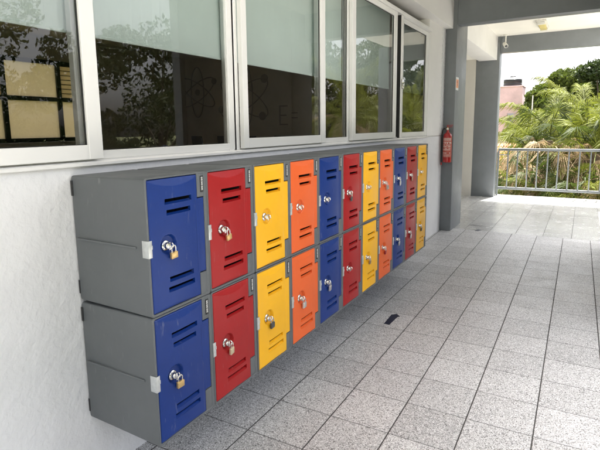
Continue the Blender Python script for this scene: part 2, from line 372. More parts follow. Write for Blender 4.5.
# classroom windows at the back: black frames, closed cream shades, louvres
MT['shade'] = mat('backlit_cream_shade', (.84, .75, .60), .8, trans=.5, mottle=(2, .03))
MT['louv'] = mat('cream_louvre', (.80, .68, .48), .5, trans=.5)
MT['fr'] = mat('black_window_frame', (.015, .014, .012), .5)
for i in range(9):
    y1 = 7.28-1.085*i; y0 = y1-1.085; y1 = min(y1, 6.93); wn = bpy.data.objects.new('back_window', None); COL.objects.link(wn); wn.parent = bld
    bm = NB()
    for a, b in (((-7.1, y0, 1.222), (-7.03, y0+.09, 2.778)), ((-7.1, y0+.09, 1.222), (-7.03, y1, 1.30)), ((-7.1, y0+.09, 2.70), (-7.03, y1, 2.778)), ((-7.1, y0+.09, 2.0), (-7.03, y1, 2.08))):
        box(bm, a, b)
    fin('frame', bm, 'fr', wn)
    if i in (0, 2, 4, 6, 8):
        # this module: louvres above, shade below
        bm = NB()
        for k in range(7):
            z = 2.082+k*.088; box(bm, (-7.085, y0+.1, z), (-7.045, y1-.01, z+.074), rot=None)
        fin('louvre', bm, 'louv', wn); bm = NB()
        for k in range(7): box(bm, (-7.09, y0+.095, 2.1565+k*.088), (-7.05, y1-.005, 2.1695+k*.088))
        fin('louvre_gap', bm, 'fr', wn)
        bm = NB(); box(bm, (-7.07, y0+.09, 1.30), (-7.065, y1, 2.0)); fin('shade', bm, 'shade', wn)
    else:
        bm = NB(); box(bm, (-7.07, y0+.09, 1.30), (-7.065, y1, 2.0)); box(bm, (-7.07, y0+.09, 2.08), (-7.065, y1, 2.70)); fin('shade', bm, 'shade', wn)
# mural on the end wall: atoms and a faint formula
bm = NB()
def ell(cx, cz, a, b, rot, y=9.79):
    pts = []
    for k in range(41):
        t = 2*PI*k/40; x, z = a*math.cos(t), b*math.sin(t)
        pts.append((cx+x*math.cos(rot)-z*math.sin(rot), y, cz+x*math.sin(rot)+z*math.cos(rot)))
    tube(bm, pts, .014, 5, cap=False)
def dot(cx, cz, r):
    lathe(bm, [(r, 0), (r, .012)], 20, Matrix.Translation((cx, 9.797, cz)) @ Matrix.Rotation(PI/2, 4, 'X'))
for cx, cz, s in ((-5.15, 2.15, 1), (-6.6, 2.35, .8)):
    for rt in (.5, 1.55, 2.6): ell(cx, cz, .78*s, .26*s, rt)
for x, z, r_ in ((-5.15, 2.15, .1), (-4.55, 2.58, .10), (-4.62, 1.72, .10), (-5.5, 2.75, .08), (-5.85, 1.9, .09), (-6.6, 2.35, .08), (-6.05, 2.6, .08)): dot(x, z, r_)
fin('atom_mural', bm, 'mural', bld)
bm = NB(); 
for a, b in (((-4.15, 1.5), (-4.12, 1.95)), ((-4.15, 1.92), (-3.92, 1.95)), ((-4.15, 1.71), (-3.95, 1.74)), ((-4.15, 1.5), (-3.92, 1.53)), ((-3.82, 1.76), (-3.66, 1.785)), ((-3.82, 1.65), (-3.66, 1.675))):
    box(bm, (a[0], 9.788, a[1]), (b[0], 9.797, b[1]))
    if (a, b) in (((-4.15, 1.5), (-3.92, 1.53)), ((-3.82, 1.76), (-3.66, 1.785))): fin('formula_mural', bm, 'mural', bld); bm = NB()
fin('formula_mural', bm, 'mural', bld)

# ------------------------------------------------------------------ corridor windows
XF, XB = .034, -.004      # front faces of the two sash tracks
def frame_rect(bm, x0, x1, y0, y1, z0, z1, wl, wr, wb, wt, bev=.003):
    box(bm, (x0, y0, z0), (x1, y0+wl, z1), bev, 1); box(bm, (x0, y1-wr, z0), (x1, y1, z1), bev, 1)
    box(bm, (x0+.001, y0+wl-.002, z0), (x1-.001, y1-wr+.002, z0+wb), bev, 1); box(bm, (x0+.001, y0+wl-.002, z1-wt), (x1-.001, y1-wr+.002, z1), bev, 1)
def pane(parent, x, y0, y1, z0, z1):
    bm = NB(); vs = [bm.verts.new((x, y, z)) for y, z in ((y0, z0), (y1, z0), (y1, z1), (y0, z1))]; bm.faces.new(vs)
    fin('glass', bm, 'glass', parent, 'leaf')
HB, HT = 1.309, 2.765    # bottom and top of the sashes
def window(y0, y1, sashes, lab=None):
    wn = bpy.data.objects.new('window', None); COL.objects.link(wn); wn.parent = bld
    bm = NB()
    box(bm, (-.05, y0, WT-.012), (.020, y1, HB-.009), .003, 1)                 # sill track
    box(bm, (-.05, y0, WT-.012), (-.010, y1, HB+.004), 0)
    box(bm, (.008, y0, WT-.020), (.026, y1, HB-.012), .003, 1)
    for yy in (y0, y1-.010): box(bm, (-.048, yy, HB-.02), (-.006, yy+.010, HT+.01))
    box(bm, (-.05, y0, HT+.003), (.045, y1, HT+.045), .003, 1)
    fin('frame', bm, 'alu', wn, smooth=35)
    for (a, b, front, wl, wr, wb) in sashes:
        bm = NB(); x1 = XF if front else XB; z0 = HB if front else HB-.004
        frame_rect(bm, x1-.036, x1, a, b, z0, HT, wl, wr, wb, .055)
        s = fin('sash', bm, 'alu', wn, smooth=35)
        pane(s, x1-.018, a+wl-.002, b-wr+.002, z0+wb-.002, HT-.053)
        bm = NB(); frame_rect(bm, x1-.022, x1-.0135, a+wl-.001, b-wr+.001, z0+wb-.001, HT-.054, .0055, .0055, .0045, .006, 0); fin('seal', bm, 'seal', s)
    return wn
window(-1.05, .55, [(-1.04, -.2, False, .05, .05, .045), (-.25, .54, True, .07, .07, .068)])
window(.55, 2.665, [(.30, 1.578, True, .07, .078, .068), (1.482, 2.66, False, .055, .050, .042)])
window(2.665, 4.50, [(2.712, 3.925, True, .058, .085, .068), (3.85, 4.485, False, .05, .012, .042)])
wn3 = window(4.50, 7.275, [(4.50, 5.80, True, .085, .095, .068), (6.03, 7.27, False, .10, .10, .06)])
bm = NB(); box(bm, (-.05, 2.600, HB-.008), (-.006, 2.712, HT+.003)); fin('mullion', bm, 'alu', wn3)
bm = NB(); box(bm, (-.05, 5.985, HB-.008), (.026, 6.06, HT+.003), .003); fin('mullion', bm, 'alu', wn3, smooth=35)
bm = NB(); box(bm, (-.055, 5.970, HB-.006), (.016, 5.984, HT+.002)); fin('seal', bm, 'seal', wn3)
bm = NB(); box(bm, (-.055, 4.487, HB-.002), (-.008, 4.4985, HT+.002)); fin('seal', bm, 'seal', wn3)
bm = NB(); box(bm, (.027, 5.99, 1.90), (.044, 6.03, 2.02), .005); box(bm, (.044, 5.93, 1.965), (.060, 6.01, 1.985), .004); box(bm, (.044, 5.985, 1.90), (.062, 6.005, 1.965), .005)
fin('latch', bm, 'chrome', wn3, smooth=40)
for i, (a, b, lab) in enumerate(((-1.0, .50, 'mint roller blind in the window nearest behind the camera'),
                                (.56, 2.64, 'half drawn mint roller blind in the leftmost window above the blue locker'),
                                (2.67, 4.45, 'half drawn mint roller blind in the middle window above the atom mural'),
                                (4.47, 5.79, 'half drawn mint roller blind behind the sliding sash in front of the dark gap'),
                                (6.03, 7.26, 'half drawn mint roller blind in the last pane beside the grey pillar'))):
    t = thing('roller_blind', lab, 'roller blind', (-.062, (a+b)/2, 1.885), 'roller blinds in the classroom windows')
    hw = (b-a)/2
    bm = NB(); k = 30
    top = [bm.verts.new((.002*math.sin(j*1.3), -hw+2*hw*j/k, .012)) for j in range(k+1)]; up = [bm.verts.new((0, -hw+2*hw*j/k, .93)) for j in range(k+1)]
    for j in range(k): bm.faces.new((top[j], top[j+1], up[j+1], up[j]))
    fin('fabric', bm, 'blind', t)
    bm = NB(); box(bm, (-.006, -hw, 0), (.006, hw, .016), .003); fin('bottom_bar', bm, 'blind', t, smooth=40)
    bm = NB(); tube(bm, [(-.0, -hw, .945), (0, hw, .945)], .02, 12); fin('roller', bm, 'alu', t, smooth=40)
# classroom chairs
def school_chair(loc, rz, m, label):
    t = thing('classroom_chair', label, 'chair', loc, 'chairs in the classroom', rz)
    bm = NB(); box(bm, (-.2, -.2, .43), (.2, .2, .455), .01); fin('seat', bm, m, t, smooth=40)
    bm = NB(); vs = box(bm, (-.2, -.012, .55), (.2, .012, .85), .01)
    for v in bm.verts: v.co.y += .22+.25*v.co.x**2*-1.5+(v.co.z-.55)*.15
    fin('backrest', bm, m, t, smooth=40)
    for sx in (-1, 1):
        for sy in (-1, 1):
            bm = NB(); tube(bm, [(sx*.22, sy*.22, 0), (sx*.17, sy*.17, .43)], .011, 8); fin('leg', bm, 'gun', t, smooth=40)
        bm = NB(); tube(bm, [(sx*.17, .17, .44), (sx*.19, .22, .6), (sx*.19, .25, .8)], .010, 8); fin('back_post', bm, 'gun', t, smooth=40)
    return t
school_chair((-1.05, 3.42, .45), 2.5, 'bluec', 'bright blue plastic chair seen through the left window')
tb = thing('classroom_table', 'dark classroom table behind the left window', 'table', (-1.05, 3.5, 0))
bm = NB(); box(bm, (-.4, -.6, .42), (.5, .6, .448), .004); fin('tabletop', bm, 'chair', tb)
for sx, sy in ((-.35, -.5), (.42, -.5), (.42, .5), (-.35, .5)):
    bm = NB(); box(bm, (sx-.02, sy-.02, 0), (sx+.02, sy+.02, .42)); fin('leg', bm, 'gun', tb)
for i, (x, y, d) in enumerate(((-5.9, 9.2, 'farthest left'), (-5.2, 9.3, 'second from the left'), (-4.5, 9.2, 'third from the left'), (-3.7, 9.3, 'rightmost'))):
    school_chair((x, y, .42), PI+.2*(i-1), 'chair', f'dark chair on a bench against the mural wall, {d} of four')
tb = thing('classroom_bench', 'long low dark bench along the mural wall', 'bench', (-4.8, 9.25, 0))
bm = NB(); box(bm, (-1.6, -.4, .39), (1.6, .4, .418), .004); fin('top', bm, 'chair', tb)
for sx in (-1.5, 0, 1.5):
    bm = NB(); box(bm, (sx-.03, -.35, 0), (sx+.03, .35, .39)); fin('leg', bm, 'chair', tb)

# ------------------------------------------------------------------ lockers
LW, LH, LY0, LZT, LXF = .3821, .6014, 1.4027, 1.2489, .4856
# local frame of a locker: origin at the centre of its base; front at +x
def lp(x, s, t): return (x-LXF/2, s-LW/2, LH-t)
def rrect(s0, s1, t0, t1, r, n=4):
    out = []
    for cs, ct, a0 in ((s1-r, t0+r, -90), (s1-r, t1-r, 0), (s0+r, t1-r, 90), (s0+r, t0+r, 180)):
        for k in range(n+1):
            a = math.radians(a0+90*k/n); out.append((cs+r*math.cos(a), ct+r*math.sin(a)))
    return out
def locker_body():
    bm = NB(); X = LXF; rings = []
    spec = [(.30, rrect(.016, .352, .015, .582, .008)), (X-.002, rrect(.0105, .3575, .0085, .5875, .008)), (X, rrect(.009, .359, .007, .589, .009)),
            (X, rrect(.004, LW-.004, .004, LH-.004, .010)), (X-.0035, rrect(.0012, LW-.0012, .0012, LH-.0012, .012)),
            (X-.05, rrect(.0014, LW-.0014, .0016, LH-.0016, .012)), (.012, rrect(.006, LW-.006, .0075, LH-.004, .012)), (.002, rrect(.012, LW-.012, .0135, LH-.010, .012))]
    for x, pr_ in spec: rings.append([bm.verts.new(lp(x, s, t)) for s, t in pr_])
    for a, b in zip(rings, rings[1:]):
        n = len(a)
        for k in range(n): bm.faces.new((a[k], a[(k+1) % n], b[(k+1) % n], b[k]))
    bm.faces.new(rings[0]); bm.faces.new(rings[-1])
    def bx(x0, x1, s0, s1, t0, t1, bev=.002):
        p, q = lp(x0, s0, t0), lp(x1, s1, t1); box(bm, [min(p[i], q[i]) for i in range(3)], [max(p[i], q[i]) for i in range(3)], bev)
    bx(X-.02, X-.0015, .3135, .3595, .0075, .1175); bx(X-.02, X-.0015, .3135, .3595, .4815, .5885)
    bx(X-.004, X+.0010, .3725, .3765, .004, LH-.004, .0008)                  # thin joint bead on the right flange
    # step line moulded in the sides
    for s0, s1 in ((-.0034, .006), (LW-.006, LW-.0002)):
        bx(.03, .417, s0, s1, .293, .302, .0015)
    # shallow ribs across the top
    for x0 in (.09, .17, .25, .33): bx(x0, x0+.012, .03, LW-.03, .0065 if x0 < .2 else .0045, .02, .002)
    return bm
bslot = []
def door_mesh():
    X = LXF; bm = NB()
    def lin(bps, st):
        out = []
        for a, b in zip(bps, bps[1:]):
            n = max(1, round((b-a)/st)); out += [a+(b-a)*k/n for k in range(n)]
        return out+[bps[-1]]
    slots = [(.100, .268, .0985, .1225), (.108, .258, .147, .170), (.108, .262, .4435, .467), (.100, .268, .489, .513)]
    ss = lin([.0125, .0145, .100, .108, .258, .262, .268, .3085, .3105, .353, .355], .0042)
    ts = lin([.0115, .0135, .0985, .1225, .1245, .147, .170, .4435, .467, .4735, .4755, .489, .513, .5825, .5845], .0042)
    top = {}
    def inside(s, t):   # outline with the wide middle tongue
        return s <= .3106 or .1224 <= t <= .4756
    def h(s, t):
        u = (s-.165)/.155
        b = .011*(1-.75*u*u) if s < .32 else .011*(1-.75)-.0
        if s > .30: b = min(b, .0035)
        b = max(b, .0025)
        arc = .014+.030*max(0, 1-u*u)
        if t < arc and s < .312: b *= max(0, (t-.008)/(arc-.008))**1.0*.85+.05
        arc2 = .5845-.012*max(0, 1-u*u)
        if t > arc2: b *= max(.1, 1-(t-arc2)/.014)
        d = math.hypot(s-.112, t-.298); R_ = .0445
        if d < R_: b -= .016*min(1, max(0, (R_-d)/.006))
        e = min(s-.0125, t-.0115 if s < .3106 else 9, .5845-t if s < .3106 else 9, (.355-s))
        if s > .3084 and (t < .1266 or t > .4734): e = min(e, max(t-.1225, .4755-t, 0) if False else min(abs(t-.1225), abs(t-.4755)) if s > .3106 else e)
        if (t < .1224 or t > .4756): e = min(e, .3105-s)
        if e < .0018: b -= .0016
        return b
    for i, s in enumerate(ss):
        for j, t in enumerate(ts):
            if inside(s, t): top[i, j] = bm.verts.new(lp(X-.003+h(s, t), s, t))
    for i in range(len(ss)-1):
        for j in range(len(ts)-1):
            sc, tc_ = (ss[i]+ss[i+1])/2, (ts[j]+ts[j+1])/2
            if not (sc < .3105 or .1225 < tc_ < .4755): continue
            if any(a < sc < b and c < tc_ < d for a, b, c, d in slots): continue
            k = [(i, j), (i+1, j), (i+1, j+1), (i, j+1)]
            if all(q in top for q in k): bm.faces.new([top[q] for q in k])
    es = [e for e in bm.edges if len(e.link_faces) == 1]
    lips = [(a+.001, b-.001, c, d) for a, b, c, d in slots]
    r = bmesh.ops.extrude_edge_only(bm, edges=es)
    for v in [g for g in r['geom'] if isinstance(g, bmesh.types.BMVert)]:
        v.co.x = min(v.co.x-.011, lp(X-.010, 0, 0)[0])
    for a, b, c, d in lips:
        n = 12; lo = []; hi = []
        for k in range(n+1):
            s = a+(b-a)*k/n; x = X-.003+h(s, (c+d)/2)
            lo.append(bm.verts.new(lp(x-.0022, s, d-.0002))); hi.append(bm.verts.new(lp(x-.0150, s, d-(d-c)*.33)))
        for k in range(n): bm.faces.new((lo[k], lo[k+1], hi[k+1], hi[k]))
    return bm
def simple(name, m, t, build, sm=40):
    bm = NB(); build(bm); return fin(name, bm, m, t, smooth=sm)
def bxl(bm, x0, x1, s0, s1, t0, t1, bev=.001):
    p, q = lp(x0, s0, t0), lp(x1, s1, t1); box(bm, [min(p[i], q[i]) for i in range(3)], [max(p[i], q[i]) for i in range(3)], bev)
XR = LXF-.003-.005   # floor of the round recess
proto = thing('locker', 'x', 'locker', (0, 0, 0), 'plastic lockers in two rows along the wall')
body0 = fin('body', locker_body(), 'lbody', proto, smooth=35)
door0 = fin('door', door_mesh(), 'blue', proto, smooth=50)
def clip(bm):
    bxl(bm, .452, LXF+.0035, -.0012, .0006, .263, .337, .0006)
    bxl(bm, LXF+.0012, LXF+.0042, -.0012, .0195, .263, .337, .0012)
    bxl(bm, LXF+.0042, LXF+.0062, .010, .0205, .283, .300, .0008)
clip0 = simple('strike_clip', 'galv', proto, clip)
def lockhw(bm):
    Mx = Matrix.Translation(lp(XR, .104, .302)) @ Matrix.Rotation(PI/2, 4, 'Y')
    lathe(bm, [(.023, 0), (.023, .005), (.020, .008), (.015, .009), (.0145, .021), (.012, .024), (.0002, .0245)], 28, Mx)
    bxl(bm, XR+.020, XR+.030, .100, .108, .284, .320, .002)
    pts = [lp(XR+.022+.013*math.sin(a), .118, .302-.012*math.cos(a)) for a in [PI*k/8 for k in range(9)]]
    tube(bm, pts, .0028, 8)
hasp0 = simple('lock_cylinder', 'chrome', proto, lockhw)
plate0 = simple('number_plate', 'black', proto, lambda bm: bxl(bm, LXF-.001, LXF+.0012, .337, .356, .020, .096, .0006))
def glyphs(bm):    # worn white vertical marks on the little plate
    random.seed(4); t = .0255
    for k in range(6):
        hh = random.choice((.007, .009, .010)); 
        bxl(bm, LXF+.0012, LXF+.0018, .3415, .3445, t, t+hh, .0); bxl(bm, LXF+.0012, LXF+.0018, .348, .351, t, t+hh, .0)
        if k % 2: bxl(bm, LXF+.0012, LXF+.0018, .3445, .348, t, t+.0025, .0)
        else: bxl(bm, LXF+.0012, LXF+.0018, .3445, .348, t+hh-.0028, t+hh, .0)
        t += hh+.0022
fin('printed_mark', (lambda b: (glyphs(b), b)[1])(NB()), 'white', plate0)
def notch(bm):
    bxl(bm, .006, .020, .0035, .0055, .030, .100, .0005); bxl(bm, .004, .014, .0050, .0065, .50, .565, .0005)
simple('bracket_or_slot_shade', 'black', proto, lambda bm: bxl(bm, .006, .020, .0035, .0055, .030, .100, .0005))  # black plate standing in for the shade inside the upper side slot
simple('bracket_or_slot_shade', 'black', proto, lambda bm: bxl(bm, .004, .014, .0050, .0065, .50, .565, .0005))  # same for the lower slot: its dark recess as a black plate
door_me = {c: (door0.data.copy()) for c in ('blue', 'red', 'yellow', 'orange')}
for c, me in door_me.items(): me.name = 'door_'+c; me.materials.clear(); me.materials.append(MT[c])
reg(None)

# padlocks -------------------------------------------------------
def padlock(m, wd, ht, label, loc, tilt, swing, sh=.030, key=False):
    t = thing('padlock', label, 'padlock', loc, 'padlocks hanging on the locker doors')
    t.rotation_euler = (tilt, .12, swing)
    bm = NB(); box(bm, (-.007, -wd/2, -sh-ht), (.007, wd/2, -sh), .0028, 2); fin('body', bm, m, t, smooth=40)
    bm = NB(); a = wd*.30; pts = [(0, -a, -sh-.002), (0, -a, -a-.001)]+[(0, -a*math.cos(q), -a+a*math.sin(q)) for q in [PI*k/8 for k in range(9)]]+[(0, a, -a-.001), (0, a, -sh-.002)]
    tube(bm, pts, .0031, 8, cap=False); fin('shackle', bm, 'chrome', t, smooth=60)
    return t
ORD = ['first', 'second', 'third', 'fourth', 'fifth', 'sixth', 'seventh', 'eighth', 'ninth', 'tenth', 'eleventh']
CC = ['blue', 'red', 'yellow', 'orange', 'blue', 'red', 'yellow', 'orange', 'blue', 'red', 'yellow']
PL = {(0, 0): ('brass', 'brass', .036, .030, .12, -.1), (0, 1): ('brass', 'brass', .036, .030, .25, .0), (0, 5): ('gun', 'small dark', .022, .036, -.05, .3),
      (0, 7): ('steel', 'large silver', .034, .040, .35, -.2), (0, 8): ('steel', 'silver', .032, .042, .25, .1), (0, 9): ('bronze', 'dull bronze', .026, .034, .30, .2),
      (1, 0): ('brass', 'brass', .038, .032, .08, -.1), (1, 1): ('pale', 'pale brass', .032, .036, .12, .1), (1, 2): ('gun', 'dark grey', .036, .036, .14, 0),
      (1, 3): ('steel', 'silver', .038, .040, .10, -.1), (1, 4): ('steel', 'silver', .034, .038, .12, .1), (1, 6): ('bronze', 'bronze', .030, .032, .2, .1),
      (1, 7): ('crim', 'small dark red', .028, .034, .1, .1), (1, 8): ('steel', 'silver', .034, .036, .3, .1), (1, 9): ('steel', 'large silver', .036, .042, .12, .1),
      (1, 10): ('gun', 'black', .034, .036, .35, .1)}
for row in range(2):
    for i in range(11):
        c = CC[i]
        o = proto if (row, i) == (0, 0) else copy_tree(proto)
        random.seed(row*20+i)
        OL = Vector((LXF/2+random.uniform(-.0015, .0015), LY0+(i+.5)*LW, LZT-(row+1)*LH+random.uniform(-.0006, .0006))); o.location = about_cam(OL)
        for ch in COL.objects:
            if ch.parent == o and ch.name.split('.')[0] == 'door': ch.data = door_me[c]
        rw = 'upper' if row == 0 else 'lower'
        where = 'at the near end of the row' if i == 0 else 'at the far end by the pillar' if i == 10 else f'{ORD[i]} from the near end'
        p = PL.get((row, i))
        st = f'{"locked with a "+p[1]+" padlock"}' if p else 'closed without a padlock'
        o['label'] = f'{rw} {c} plastic locker {where}, {st}'
        if p:
            sx, sy, sz = lp(XR+.031, .118, .3075); L_ = OL
            pos = 'at the near end' if i == 0 else 'at the far end' if i == 10 else f'{ORD[i]} from the near end'
            padlock(p[0], p[2], p[3], f'{p[1]} padlock hanging on the {rw} {c} locker {pos}', (L_.x+sx+.002, L_.y+sy+.002, L_.z+sz+.006), p[4], p[5])

WALL[0] = False
# ------------------------------------------------------------------ fire extinguisher on the near side of the pillar
ex = thing('fire_extinguisher', 'red fire extinguisher with black hose hanging on the grey pillar', 'fire extinguisher', (.430, 6.822-.068, .955)); ex.scale = (.79, .79, 1)
simple('cylinder', 'exred', ex, lambda bm: lathe(bm, [(.062, 0), (.070, .006), (.070, .012), (.071, .02), (.071, .34), (.066, .365), (.05, .385), (.028, .398), (.02, .41), (.02, .43)], 32))
def exl(bm):
    n = 14; a0 = -PI/2-1.25
    vs = [[bm.verts.new((.0718*math.cos(a0+2.5*k/n), .0718*math.sin(a0+2.5*k/n), z)) for k in range(n+1)] for z in (.07, .335)]
    for k in range(n): bm.faces.new((vs[0][k], vs[0][k+1], vs[1][k+1], vs[1][k]))
lab = simple('label', 'exlab', ex, exl)
def exw(bm):
    random.seed(9)
    rows = [(.315, .010), (.295, .014), (.270, .008), (.252, .016), (.228, .012), (.205, .014), (.183, .010), (.165, .012), (.120, .014), (.098, .008), (.083, .006)]
    for z, hh in rows:
        a = -PI/2-1.0
        while a < -PI/2+1.0:
            wd = random.uniform(.08, .26); 
            if random.random() < .93:
                q = [(a, z), (a+wd, z), (a+wd, z+hh), (a, z+hh)]
                bm.faces.new([bm.verts.new((.0724*math.cos(x), .0724*math.sin(x), y)) for x, y in q])
            a += wd+.06
simple('printed_text', 'print', lab, exw)
simple('valve', 'brass', ex, lambda bm: (lathe(bm, [(.016, .425), (.016, .452), (.012, .456), (.012, .475)], 16), tube(bm, [(0, 0, .445), (-.035, 0, .448)], .007, 8)))
def exh(bm):
    box(bm, (-.012, -.012, .470), (.075, .012, .478), .003); box(bm, (-.010, -.010, .492), (.085, .010, .499), .003); box(bm, (-.014, -.011, .47), (0, .011, .497), .003)
simple('handle', 'exred', ex, exh)
simple('gauge', 'chrome', ex, lambda bm: lathe(bm, [(.015, 0), (.015, .012), (.011, .014)], 16, Matrix.Translation((.0, -.016, .445)) @ Matrix.Rotation(PI/2, 4, 'X')))
simple('hose', 'black', ex, lambda bm: tube(bm, [(-.035, -.0, .448), (-.06, -.008, .452), (-.082, -.012, .435), (-.092, -.015, .38), (-.093, -.018, .25), (-.091, -.018, .12), (-.090, -.018, .03), (-.089, -.018, .0)], .0095, 10))
simple('nozzle', 'exred', ex, lambda bm: tube(bm, [(-.089, -.018, .003), (-.089, -.018, -.035)], [.009, .013], 10))
simple('bracket_or_slot_shade', 'gun', ex, lambda bm: box(bm, (-.02, .068, .28), (.02, .084, .44), .002))

# wall sign on the corridor side of the pillar
sg = thing('wall_sign', 'small white plate with an orange pictogram on the grey pillar', 'sign', (.4925, 6.915, 1.915))
simple('plate', 'white', sg, lambda bm: box(bm, (0, -.075, 0), (.003, .075, .17), .001))
simple('pictogram', 'sign', sg, lambda bm: (box(bm, (.003, -.066, .03), (.0036, .066, .142))))
simple('arrow', 'crim', sg, lambda bm: (box(bm, (.0036, -.010, .055), (.0042, .010, .125)), box(bm, (.0036, -.028, .10), (.0042, .028, .112))))

# ceiling lamp, security camera
cl = thing('ceiling_light', 'yellowed batten lamp on the white corridor ceiling', 'ceiling light', (1.285, 9.55, 3.139))
simple('base', 'offw', cl, lambda bm: box(bm, (-.075, -.33, -.035), (.075, .33, 0), .006))
simple('diffuser', 'diff', cl, lambda bm: box(bm, (-.055, -.29, -.075), (.055, .29, -.0355), .02, 3))
for sy in (-1, 1): simple('end_cap', 'offw', cl, lambda bm: box(bm, (-.06, sy*.31-.02, -.08), (.06, sy*.31+.02, -.0355), .008))
cc = thing('security_camera', 'small white bullet camera on a ceiling bracket near the far beam', 'security camera', (.60, 10.38, 3.139))
simple('bracket', 'offw', cc, lambda bm: (lathe(bm, [(.045, 0), (.045, -.012), (.02, -.018)], 20), tube(bm, [(0, 0, -.015), (0, 0, -.13), (0, -.02, -.155)], .014, 10)))
dv = Vector((.35, -.8, -.45)).normalized(); c0 = Vector((0, -.02, -.19))
simple('housing', 'offw', cc, lambda bm: tube(bm, [c0-dv*.07, c0-dv*.06, c0+dv*.065, c0+dv*.07], [.03, .038, .038, .035], 20))
simple('lens', 'lens', cc, lambda bm: tube(bm, [c0+dv*.0695, c0+dv*.073], .026, 20))

# tape marks on the floor
TAPE = [(0.827, 3.303), (0.870, 3.299), (0.873, 3.469), (0.887, 3.492), (0.847, 3.531), (0.817, 3.492)]
def flat(name, poly, m, label, cat, h=.0015):
    cx = sum(p[0] for p in poly)/len(poly); cy = sum(p[1] for p in poly)/len(poly)
    bm = NB(); prism(bm, [(x-cx, y-cy) for x, y in poly], h); o = fin(name, bm, m); o.location = (cx, cy, .0006 if cy < 7 else -.0010); return tag(o, label, cat)
flat('tape_strip', TAPE, 'tape', 'dark navy tape strip stuck on the floor tiles in front of the lockers', 'tape')
flat('tape_square', [(.785, 6.985), (.835, 6.985), (.858, 7.08), (.81, 7.10)], 'tape', 'small black tape patch on the floor near the grey pillar', 'tape', .0035)
flat('joint_strip', [(.645, 7.40), (.648, 7.365), (.89, 7.34), (.89, 7.372)], 'strip', 'thin dark metal strip set in the floor behind the black tape patch', 'floor strip')

# ------------------------------------------------------------------ railing
def railing(x0, x1, fixed_y, label, n, loc, rz=0):
    t = thing('metal_railing', label, 'railing', loc, None, rz); L_ = x1-x0
    simple('top_rail', 'rail', t, lambda bm: box(bm, (0, -.025, .925), (L_, .025, .975), .008))
    simple('bottom_rail', 'rail', t, lambda bm: box(bm, (0, -.02, .130), (L_, .02, .182), .006))
    st = .183; k = 0
    first = None; x = .185
    while x < L_-.03:
        if first is None:
            first = simple('baluster', 'rail', t, lambda bm: box(bm, (-.0125, -.0125, .18), (.0125, .0125, .927), .004)); first.location.x = x
        else:
            c = first.copy(); COL.objects.link(c); c.location.x = x
        x += st
    for px in (.0, L_): simple('post', 'rail', t, lambda bm: box(bm, (px-.018, -.018, 0), (px+.018, .018, .926), .004))
    return t, L_
rl, _ = railing(.50, 2.49, 10.88, 'grey painted metal railing across the end of the corridor', 10, (.505, 10.86, -.0015))
simple('short_bar', 'rail', rl, lambda bm: box(bm, (.0, -.012, .83), (.175, .012, .85), .004))
railing(0, 2.5, 0, 'grey metal railing on the open side before the grey side wall', 16, (2.58, 1.63, 0), PI/2)
railing(0, 3.46, 0, 'grey metal railing along the open side next to the end railing', 16, (2.58, 7.045, -.0015), PI/2)

# ------------------------------------------------------------------ vegetation
def frond_pinnate(bm, base, az, el, L_, lw, n=42, droop=1.1, mi=0, rnd=random):
    d = Vector((math.sin(az)*math.cos(el), math.cos(az)*math.cos(el), math.sin(el))); side = Vector((math.cos(az), -math.sin(az), 0))
    p = Vector(base); pts = []; v = d.copy(); st = L_/n
    for i in range(n+1):
        pts.append(p.copy()); v = (v+Vector((0, 0, -1))*droop*st/L_*(.4+1.2*i/n)).normalized(); p = p+v*st
    tube(bm, pts[::3]+[pts[-1]], [.014*(1-.8*k/(n/3+1)) for k in range(len(pts[::3])+1)], 4, cap=False, mi=mi)
    for i in range(3, n+1):
        t = i/n; tan = (pts[min(i+1, n)]-pts[i-1]).normalized(); up = side.cross(tan).normalized()
        ll = lw*(math.sin(PI*min(1, .2+t*.68))**.7)*rnd.uniform(.85, 1.1)
        for s in (-1, 1):
            for q in (0, .5):
                b0 = pts[i]+tan*st*q
                dr = (side*s*rnd.uniform(.5, .8)+tan*rnd.uniform(.8, 1.25)+up*rnd.uniform(-.15, .4)).normalized()
                mid = b0+dr*ll*.55; tip = b0+dr*ll+Vector((0, 0, -ll*rnd.uniform(.15, .7))); wv = tan*.010*L_/1.6
                f = bm.faces.new([bm.verts.new(c) for c in (b0, mid-wv, tip, mid+wv)]); f.material_index = mi
def leaf_fan(bm, base, az, el, pet, rad, n=27, mi=0, rnd=random, fold=.25, dead=False):
    d = Vector((math.sin(az)*math.cos(el), math.cos(az)*math.cos(el), math.sin(el))); side = Vector((math.cos(az), -math.sin(az), 0))
    sag = Vector((0, 0, -.25*pet if not dead else -.45*pet)); c = Vector(base)+d*pet+sag
    tube(bm, [base, Vector(base)+d*pet*.5+sag*.25, c], .012, 4, cap=False, mi=mi)
    fd = (d+sag.normalized()*.5).normalized(); up = side.cross(fd).normalized(); tw = rnd.uniform(-.5, .5)
    side = (side*math.cos(tw)+up*math.sin(tw)).normalized(); up = side.cross(fd).normalized()
    for i in range(n):
        a = (i/(n-1)-.5)*math.radians(250); a1 = a+math.radians(2.1); am = a-math.radians(2.1)
        def P(ang, r, lift): return c+(fd*math.cos(ang)+side*math.sin(ang))*r+up*lift
        lf = -abs(a)*fold*.2; rr = rad*rnd.uniform(.88, 1.05)*(1-.18*abs(a)/2)
        jl = rnd.uniform(-.05, .05)
        tip = P(a, rr, lf)+Vector((0, 0, -rr*rnd.uniform(.1, .6)*(1.7 if dead else 1)))
        f = bm.faces.new([bm.verts.new(x) for x in (c, P(am, rr*.42, lf*.5-.01+jl), tip, P(a1, rr*.42, lf*.5+.012+jl))]); f.material_index = mi
